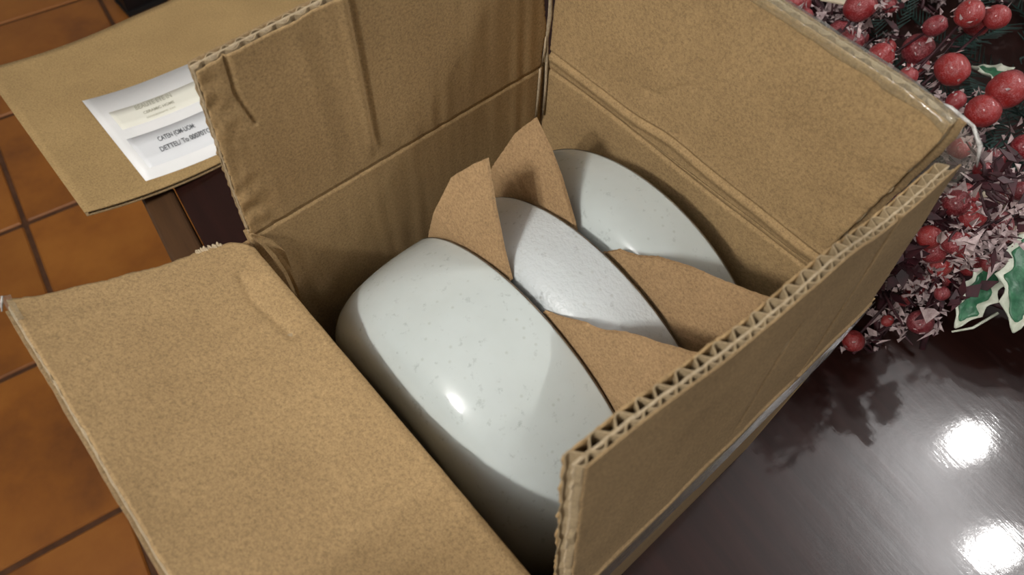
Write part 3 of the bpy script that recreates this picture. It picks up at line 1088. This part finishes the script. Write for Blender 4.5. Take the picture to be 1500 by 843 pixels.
def berry_material():
    b = NT('frosted_red_berry')
    tc = b.n('ShaderNodeTexCoord')
    oi = b.n('ShaderNodeObjectInfo')
    ad = b.n('ShaderNodeVectorMath', operation='ADD')
    sc = b.n('ShaderNodeVectorMath', operation='SCALE')
    sc.inputs[0].default_value = (13, 7, 11)
    b.l(oi.outputs['Random'], sc.inputs['Scale'])
    b.l(tc.outputs['Object'], ad.inputs[0])
    b.l(sc.outputs[0], ad.inputs[1])
    n = b.noise(ad.outputs[0], 2.2, 5, 0.72)
    n2 = b.noise(ad.outputs[0], 12, 4, 0.7)
    red = b.ramp(oi.outputs['Random'], [(0.0, (0.11, 0.003, 0.008, 1)), (0.5, (0.21, 0.006, 0.010, 1)), (1.0, (0.29, 0.014, 0.011, 1))])
    fr = b.ramp(n.outputs['Fac'], [(0.36, (0, 0, 0, 1)), (0.58, (0.85, 0.85, 0.85, 1))])
    fr2 = b.ramp(n2.outputs['Fac'], [(0.46, (0, 0, 0, 1)), (0.60, (1, 1, 1, 1))])
    f = b.mix(1.0, fr.outputs['Color'], fr2.outputs['Color'], 'MULTIPLY')
    c = b.mix(f, red.outputs['Color'], (0.42, 0.14, 0.15, 1))
    b.l(c, b.b.inputs['Base Color'])
    b.b.inputs['Roughness'].default_value = 0.32
    b.b.inputs['Coat Weight'].default_value = 0.3
    b.b.inputs['Coat Roughness'].default_value = 0.2
    b.l(b.bump(n2.outputs['Fac'], 0.25, 0.08), b.b.inputs['Normal'])
    return b.m


M_berry = berry_material()

# two berry meshes (unit radius): a round one and an oval one, each with a small dark crown
def berry_mesh(sx, sz):
    bm = bmesh.new()
    bmesh.ops.create_uvsphere(bm, u_segments=20, v_segments=14, radius=1.0)
    for vtx in bm.verts:
        c = vtx.co
        k = 1 + 0.05 * nz(c.x * 1.3, c.y * 1.3, c.z * 1.3 + sx)
        if c.z > 0.93:
            k *= 0.90
        vtx.co = Vector((c.x * sx * k, c.y * sx * k, c.z * sz * k))
    me = bpy.data.meshes.new('berry')
    bm.to_mesh(me)
    bm.free()
    for p in me.polygons:
        p.use_smooth = True
    me.materials.append(M_berry)
    return me


BM = [berry_mesh(1.0, 0.98), berry_mesh(0.94, 1.08)]
berries = []


def add_berry(p, r):
    o = bpy.data.objects.new('berry', random.choice(BM))
    COL.objects.link(o)
    o.parent = wreath
    o.location = Vector(p) - WC
    o.scale = (r, r, r)
    o.rotation_euler = (random.uniform(0, 6), random.uniform(0, 6), random.uniform(0, 6))
    berries.append((Vector(p), r))
    return o


main = [(0.1282, 0.4388, -0.06, 0.011), (0.0897, 0.4119, -0.06, 0.0093), (0.1156, 0.395, -0.05, 0.0062), (0.0947, 0.47, -0.08, 0.011), (0.1657, 0.4176, -0.04, 0.0114),
        (0.1639, 0.4032, -0.05, 0.0102), (0.1436, 0.427, -0.07, 0.0064), (0.1708, 0.362, -0.05, 0.0069), (0.1906, 0.3525, -0.07, 0.0091), (0.2084, 0.3735, -0.07, 0.0058),
        (0.2092, 0.3579, -0.09, 0.0076), (0.2213, 0.3448, -0.07, 0.0056), (0.2184, 0.3329, -0.09, 0.0082), (0.2074, 0.3346, -0.1, 0.0068), (0.2053, 0.3602, -0.13, 0.0083),
        (0.2263, 0.3314, -0.08, 0.0056), (0.0085, 0.4275, -0.07, 0.0081), (0.0184, 0.4355, -0.08, 0.0072), (0.0543, 0.433, -0.05, 0.0105), (0.0624, 0.4232, -0.07, 0.0088),
        (0.115, 0.4519, -0.03, 0.0089), (0.1254, 0.4803, -0.04, 0.0083), (0.117, 0.4797, -0.05, 0.0085), (0.096, 0.4716, -0.06, 0.0077), (0.2113, 0.3721, -0.06, 0.0057),
        (0.1583, 0.4738, -0.07, 0.0084), (0.1008, 0.4694, -0.09, 0.0071), (0.1944, 0.4225, -0.07, 0.0079), (0.1867, 0.3959, -0.08, 0.0061), (0.205, 0.3355, -0.135, 0.0064),
        (0.1883, 0.3757, -0.13, 0.0066), (0.2063, 0.3254, -0.14, 0.0045), (0.2076, 0.3027, -0.14, 0.004), (0.2031, 0.3139, -0.1, 0.005), (0.2192, 0.3001, -0.09, 0.0044),
        (0.2009, 0.2924, -0.165, 0.0074)]
main += [(0.2080, 0.3020, -0.075, 0.0068), (0.2000, 0.3180, -0.070, 0.0072), (0.2150, 0.3260, -0.050, 0.0078), (0.1930, 0.2980, -0.030, 0.0072), (0.2060, 0.3230, -0.104, 0.0066), (0.2150, 0.3370, -0.118, 0.0064), (0.1970, 0.3340, -0.090, 0.0076), (0.2060, 0.2800, -0.036, 0.0062), (0.2010, 0.2900, -0.058, 0.0070), (0.2110, 0.2960, -0.048, 0.0075), (0.2020, 0.3080, -0.040, 0.0080), (0.2120, 0.3140, -0.062, 0.0065), (0.1950, 0.2820, -0.044, 0.0065)]
for x, y, z, r in main:
    add_berry((x, y, z), r)


def ring_point(spread=1.0):
    a = random.uniform(0, 2 * pi)
    rr = 0.212 + random.gauss(0, 0.038) * spread
    z = TABLE + 0.020 + abs(random.gauss(0, 0.048)) * spread
    return Vector((WC.x + rr * cos(a), WC.y + rr * sin(a), min(z, TABLE + 0.130)))


tries = 0
while len(berries) < 210 and tries < 6000:
    tries += 1
    p = ring_point()
    r = random.uniform(0.0062, 0.0110)
    if p.y < D + 0.035 + r or (p.x > 0.235 and p.y < 0.40 + 0.5 * (p.x - 0.235)):
        continue
    if p.z - r < TABLE + 0.001:
        p.z = TABLE + 0.001 + r
    if all((p - q).length > (r + s) * 0.98 for q, s in berries):
        add_berry(p, r)

# wound vines of the ring
bag = Bag()
for k in range(30):
    ph, a1, a2 = random.uniform(0, 6), random.uniform(0.012, 0.034), random.randint(3, 6)
    pts = []
    for i in range(73):
        a = 2 * pi * i / 72
        rr = 0.215 + a1 * cos(a2 * a + ph)
        z = TABLE + 0.050 + 0.8 * a1 * sin(a2 * a + ph) + 0.006 * nz(a * 2, k)
        pts.append((WC.x + rr * cos(a), WC.y + rr * sin(a), max(z, TABLE + 0.005)))
    bag.add(tube(pts, random.uniform(0.0022, 0.0042), 5, False))
o = bag.build('vine_ring', M_vine, wreath, None, True)
o.location = -WC

# fine twigs bristling out of the ring, with frost clinging to them
twigs, frost = Bag(), Bag()


def flake(p, s):
    if p.z < TABLE + 0.004 + 2 * s:
        return
    n_ = [Vector((random.gauss(0, 1), random.gauss(0, 1), random.gauss(0, 1))) * s for _ in range(4)]
    frost.add(([p + q for q in n_], [(0, 1, 2), (0, 2, 3), (0, 3, 1), (1, 3, 2)]))


def twig(p, d, length, r0, fr):
    pts = [p]
    for i in range(4):
        d = (d + Vector((random.gauss(0, .25), random.gauss(0, .25), random.gauss(0, .22)))).normalized()
        q = pts[-1] + d * length / 4
        q.z = max(q.z, TABLE + 0.0035)
        pts.append(q)
    if min(q.y for q in pts) < D + 0.012 and min(q.x for q in pts) < W + 0.004:
        return
    if any(q.x > 0.235 and q.y < 0.385 + 0.5 * (q.x - 0.235) for q in pts):
        return
    twigs.add(tube(pts, [r0, r0 * 0.9, r0 * 0.75, r0 * 0.6, r0 * 0.35], 5))
    for _ in range(fr):
        t = random.uniform(0.25, 1) * 4
        i = min(3, int(t))
        q = pts[i].lerp(pts[i + 1], t - i)
        c = q + Vector((random.gauss(0, .0020), random.gauss(0, .0020), random.gauss(0, .0016)))
        if c.z > TABLE + 0.003:
            flake(c, random.uniform(0.0009, 0.0028))


for k in range(1150):
    a = random.uniform(0, 2 * pi)
    rr = 0.212 + random.gauss(0, 0.030)
    p = Vector((WC.x + rr * cos(a), WC.y + rr * sin(a), TABLE + random.uniform(0.010, 0.100)))
    d = Vector((cos(a) * random.choice((-0.7, 1)), sin(a) * random.choice((-0.7, 1)), random.uniform(-0.1, 1.1))) + Vector((random.gauss(0, .6), random.gauss(0, .6), 0))
    twig(p, d.normalized(), random.uniform(0.02, 0.055), random.uniform(0.0007, 0.0017), random.choice((6, 14, 24, 34)))
# low sprig that reaches along the carton towards the viewer
spr = [(0.186, 0.420, TABLE + 0.05), (0.196, 0.392, TABLE + 0.046), (0.206, 0.360, TABLE + 0.028), (0.210, 0.330, TABLE + 0.013), (0.206, 0.292, TABLE + 0.009)]
twigs.add(tube(spr, [0.003, 0.0027, 0.0023, 0.0018, 0.001], 6))
for k in range(70):
    t = random.uniform(0, 3.99)
    i = int(t)
    p = Vector(spr[i]).lerp(Vector(spr[i + 1]), t - i)
    d = Vector((random.gauss(0.4, .6), random.gauss(-0.2, .5), random.gauss(0.3, .4))).normalized()
    twig(p, d, random.uniform(0.008, 0.022), 0.0011, random.choice((0, 2, 5)))
for k in range(70):
    p = Vector((random.gauss(0.204, 0.010), random.gauss(0.345, 0.020), random.gauss(-0.105, 0.020)))
    d = Vector((random.gauss(0.1, .6), random.gauss(-0.3, .6), random.gauss(0.1, .5))).normalized()
    if p.y > 0.31 and p.x < 0.222:
        twig(p, d, random.uniform(0.014, 0.030), 0.0011, random.choice((4, 9, 14)))
for k in range(80):
    p = Vector((random.gauss(0.205, 0.010), random.gauss(0.305, 0.018), random.gauss(-0.055, 0.018)))
    d = Vector((random.gauss(0, .6), random.gauss(-0.1, .6), random.gauss(0.3, .5))).normalized()
    if p.y > 0.278 and p.x < 0.222 and (p.z > -0.07 or p.y > 0.30):
        twig(p, d, random.uniform(0.012, 0.024), 0.0010, random.choice((4, 9, 14)))
for pth in ([(0.192, 0.345, TABLE + 0.02), (0.204, 0.326, TABLE + 0.008), (0.2145, 0.3145, TABLE + 0.0035)],
            [(0.212, 0.365, TABLE + 0.045), (0.226, 0.345, TABLE + 0.022), (0.236, 0.334, TABLE + 0.006)]):
    twigs.add(tube(pth, [0.0034, 0.0028, 0.0020], 6))
# stems of the berries, and frost caps on some of them
for p, r in berries:
    a = math.atan2(p.y - WC.y, p.x - WC.x)
    base = Vector((WC.x + 0.215 * cos(a), WC.y + 0.215 * sin(a), TABLE + 0.045)) if (p - Vector(spr[2])).length > 0.05 else Vector(min(spr, key=lambda s: (Vector(s) - p).length))
    midp = p.lerp(base, 0.5) + Vector((random.gauss(0, .005), random.gauss(0, .005), random.gauss(0, .004)))
    twigs.add(tube([p, midp, base], [0.0009, 0.0011, 0.0015], 5))
    for _ in range(random.choice((2, 5, 10, 16))):
        d = Vector((random.gauss(0, 1), random.gauss(0, 1), random.gauss(0.2, 1))).normalized()
        flake(p + d * r * random.uniform(1.0, 1.25), random.uniform(0.0007, 0.0017))
o = twigs.build('twigs', M_vine, wreath, 'stuff', True)
o.location = -WC
o = frost.build('frost', M_frost, wreath, 'stuff')
o.location = -WC

# dark needle sprays in the middle
bag = Bag()
for k in range(70):
    a = random.uniform(0, 2 * pi)
    rr = 0.11 + random.gauss(0, 0.045)
    b = Vector((WC.x + rr * cos(a), WC.y + rr * sin(a), TABLE + random.uniform(0.008, 0.03)))
    d0 = Vector((random.gauss(0, 1), random.gauss(0, 1), 0.2)).normalized()
    for s in range(14):
        q = b + d0 * 0.004 * s
        for sg in (-1, 1):
            side = Vector((-d0.y, d0.x, 0)) * sg
            e = q + side * 0.012 + d0 * 0.008 + Vector((0, 0, random.uniform(0.0, 0.008)))
            bag.add(tube([q, e], [0.0008, 0.0003], 3, False))
o = bag.build('needles', M_needle, wreath, 'stuff')
o.location = -WC

# small dark burgundy leaves that fill the ring between the berries
bag = Bag()
cnt = 0
while cnt < 900:
    a = random.uniform(0, 2 * pi)
    rr = 0.212 + random.gauss(0, 0.036)
    b = Vector((WC.x + rr * cos(a), WC.y + rr * sin(a), TABLE + random.uniform(0.008, 0.105)))
    if (b.x > 0.225 and b.y < 0.40 + 0.5 * (b.x - 0.225)) or b.y < D + 0.04 or (b.x < W + 0.03 and b.y < D + 0.06):
        continue
    cnt += 1
    d0 = Vector((random.gauss(0, 1), random.gauss(0, 1), random.gauss(0.1, 0.5))).normalized()
    sd = d0.cross(Vector((random.gauss(0, .4), random.gauss(0, .4), 1))).normalized()
    nn = d0.cross(sd).normalized()
    L, wd = random.uniform(0.009, 0.019), random.uniform(0.002, 0.0045)
    pts = [b, b + d0 * L * 0.35 + sd * wd, b + d0 * L, b + d0 * L * 0.35 - sd * wd, b + d0 * L * 0.4 + nn * wd * 0.5]
    pts = [Vector((p.x, p.y, max(p.z, TABLE + 0.003))) for p in pts]
    lo = [p - nn * 0.0005 for p in pts[:4]]
    bag.add((pts + lo, [(0, 1, 4), (1, 2, 4), (2, 3, 4), (3, 0, 4), (5, 7, 6), (5, 8, 7), (0, 5, 6, 1), (1, 6, 7, 2), (2, 7, 8, 3), (3, 8, 5, 0)]))
OUTWARD = Vector((0.02, -0.74, 0.67)).normalized()   # berries of the tuft stick out past its leaves
# a denser tuft of them hangs over the table beside the carton corner
cnt = 0
while cnt < 460:
    b = Vector((random.gauss(0.205, 0.014), random.gauss(0.335, 0.024), random.gauss(-0.096, 0.020)))
    if cnt >= 170:
        b = Vector((random.gauss(0.205, 0.012), random.gauss(0.292, 0.020), random.gauss(-0.052, 0.018)))
    if any((b - p).cross(OUTWARD).length < r + 0.003 and (b - p).dot(OUTWARD) > 0 for p, r in berries[:len(main)]):
        continue
    if b.x > 0.230 or b.y < 0.262 or (b.z < -0.066 and (b.y < 0.288 or b.y < 0.30 + 1.2 * (b.x - 0.212))) or b.z < TABLE + 0.02:
        continue
    cnt += 1
    d0 = Vector((random.gauss(0, 1), random.gauss(0, 1), random.gauss(0, 0.6))).normalized()
    sd = d0.cross(Vector((random.gauss(0, .4), random.gauss(0, .4), 1))).normalized()
    nn = d0.cross(sd).normalized()
    L, wd = random.uniform(0.007, 0.014), random.uniform(0.002, 0.0042)
    pts = [b, b + d0 * L * 0.35 + sd * wd, b + d0 * L, b + d0 * L * 0.35 - sd * wd, b + d0 * L * 0.4 + nn * wd * 0.5]
    lo = [p - nn * 0.0005 for p in pts[:4]]
    bag.add((pts + lo, [(0, 1, 4), (1, 2, 4), (2, 3, 4), (3, 0, 4), (5, 7, 6), (5, 8, 7), (0, 5, 6, 1), (1, 6, 7, 2), (2, 7, 8, 3), (3, 8, 5, 0)]))
o = bag.build('dark_leaves', M_vine, wreath, 'stuff')
o.location = -WC

# holly leaves: green blade with a toothed cream margin
def holly(base, tip, side, width, sag, lift):
    B, T = Vector(base), Vector(tip)
    ax = T - B
    L = ax.length
    ax.normalize()
    sd = Vector(side)
    sd = (sd - ax * sd.dot(ax)).normalized()
    up = ax.cross(sd)
    if up.z < 0:
        up = -up
    n = 24

    def half(t):
        body = sin(pi * min(1, max(0, t)) ** 0.85) ** 0.8
        tooth = abs(((t * 4.0) % 1.0) - 0.5) * 2
        return width * body * (0.70 + 0.38 * tooth ** 1.6) + 0.0006

    def surf(t, s, h):
        w = half(t) * s
        return B + ax * (L * t) + sd * w + up * (lift * sin(pi * t) + 0.006 * s * s * (half(t) / width) + sag * t * t + 0.0012 * sin(t * 22) * abs(s) + h)

    objs = []
    for nm, ss, h, mat in (('leaf_margin', [-1, -0.8, -0.5, 0, 0.5, 0.8, 1], 0.0, M_cream_leaf), ('leaf_blade', None, 0.0007, M_holly)):
        vs_, fs_ = [], []
        cols = 7
        for i in range(n + 1):
            t = i / n
            for j in range(cols):
                s = -1 + 2 * j / (cols - 1)
                if ss is None:
                    k = 0.58 + 0.34 * nz(t * 8, s * 2 + L * 90, 3)
                    t2 = 0.06 + 0.84 * t
                    vs_.append(surf(t2, s * k * (1 if 0.02 < t < 0.98 else 0.3), h))
                else:
                    vs_.append(surf(t, s, h))
        for i in range(n):
            for j in range(cols - 1):
                fs_.append((i * cols + j, i * cols + j + 1, (i + 1) * cols + j + 1, (i + 1) * cols + j))
        me = mesh_from('holly_leaf', [p - WC for p in vs_], fs_, True)
        o = link('holly_leaf' if ss else 'leaf_blade', me, mat, wreath)
        md = o.modifiers.new('Solidify', 'SOLIDIFY')
        md.thickness = 0.0006
        objs.append(o)
    objs[1].parent = objs[0]
    return objs[0]


holly((0.2285, 0.3360, -0.083), (0.2372, 0.2946, -0.101), (1, 0.4, 0.1), 0.0100, 0.0, 0.003)
holly((0.2290, 0.3560, -0.070), (0.2605, 0.3100, -0.093), (1, 0.6, 0.2), 0.0145, 0.0, 0.004)
holly((0.2440, 0.3900, -0.074), (0.2560, 0.3360, -0.088), (1, 0.3, 0.1), 0.0150, 0.0, 0.004)
holly((0.120, 0.560, -0.130), (0.160, 0.525, -0.110), (1, 1, 0.2), 0.0130, 0.0, 0.004)
holly((0.330, 0.560, -0.110), (0.370, 0.515, -0.120), (1, 1, 0.2), 0.0140, 0.0, 0.004)
bag = Bag()
bag.add(tube([(0.2480, 0.3160, -0.0930), (0.2440, 0.3020, -0.1000), (0.2375, 0.2935, -0.1035)], [0.0010, 0.0008, 0.0006], 6))
o = bag.build('leaf_stem', M_cream_leaf, wreath, None, True)
o.location = -WC

# two pale flat strips woven into the berries, and a scrap of white petal further back
def strip(a, b, wdt, th):
    A, Bv = Vector(a), Vector(b)
    ax = (Bv - A).normalized()
    sd = ax.cross(Vector((0, 0, 1))).normalized() * wdt / 2
    up = Vector((0, 0, th))
    vs_ = [A - sd, A + sd, Bv + sd, Bv - sd]
    vs_ = vs_ + [p + up for p in vs_]
    fs_ = [(0, 3, 2, 1), (4, 5, 6, 7), (0, 1, 5, 4), (1, 2, 6, 5), (2, 3, 7, 6), (3, 0, 4, 7)]
    o = link('wood_strip', mesh_from('wood_strip', [p - WC for p in vs_], fs_), M_strip, wreath)
    return o


strip((0.1965, 0.3672, -0.073), (0.2240, 0.3700, -0.070), 0.0052, 0.0012)
strip((0.2065, 0.3555, -0.076), (0.2300, 0.3592, -0.073), 0.0046, 0.0012)
strip((0.0250, 0.4345, -0.060), (0.0430, 0.4420, -0.058), 0.0060, 0.0010)
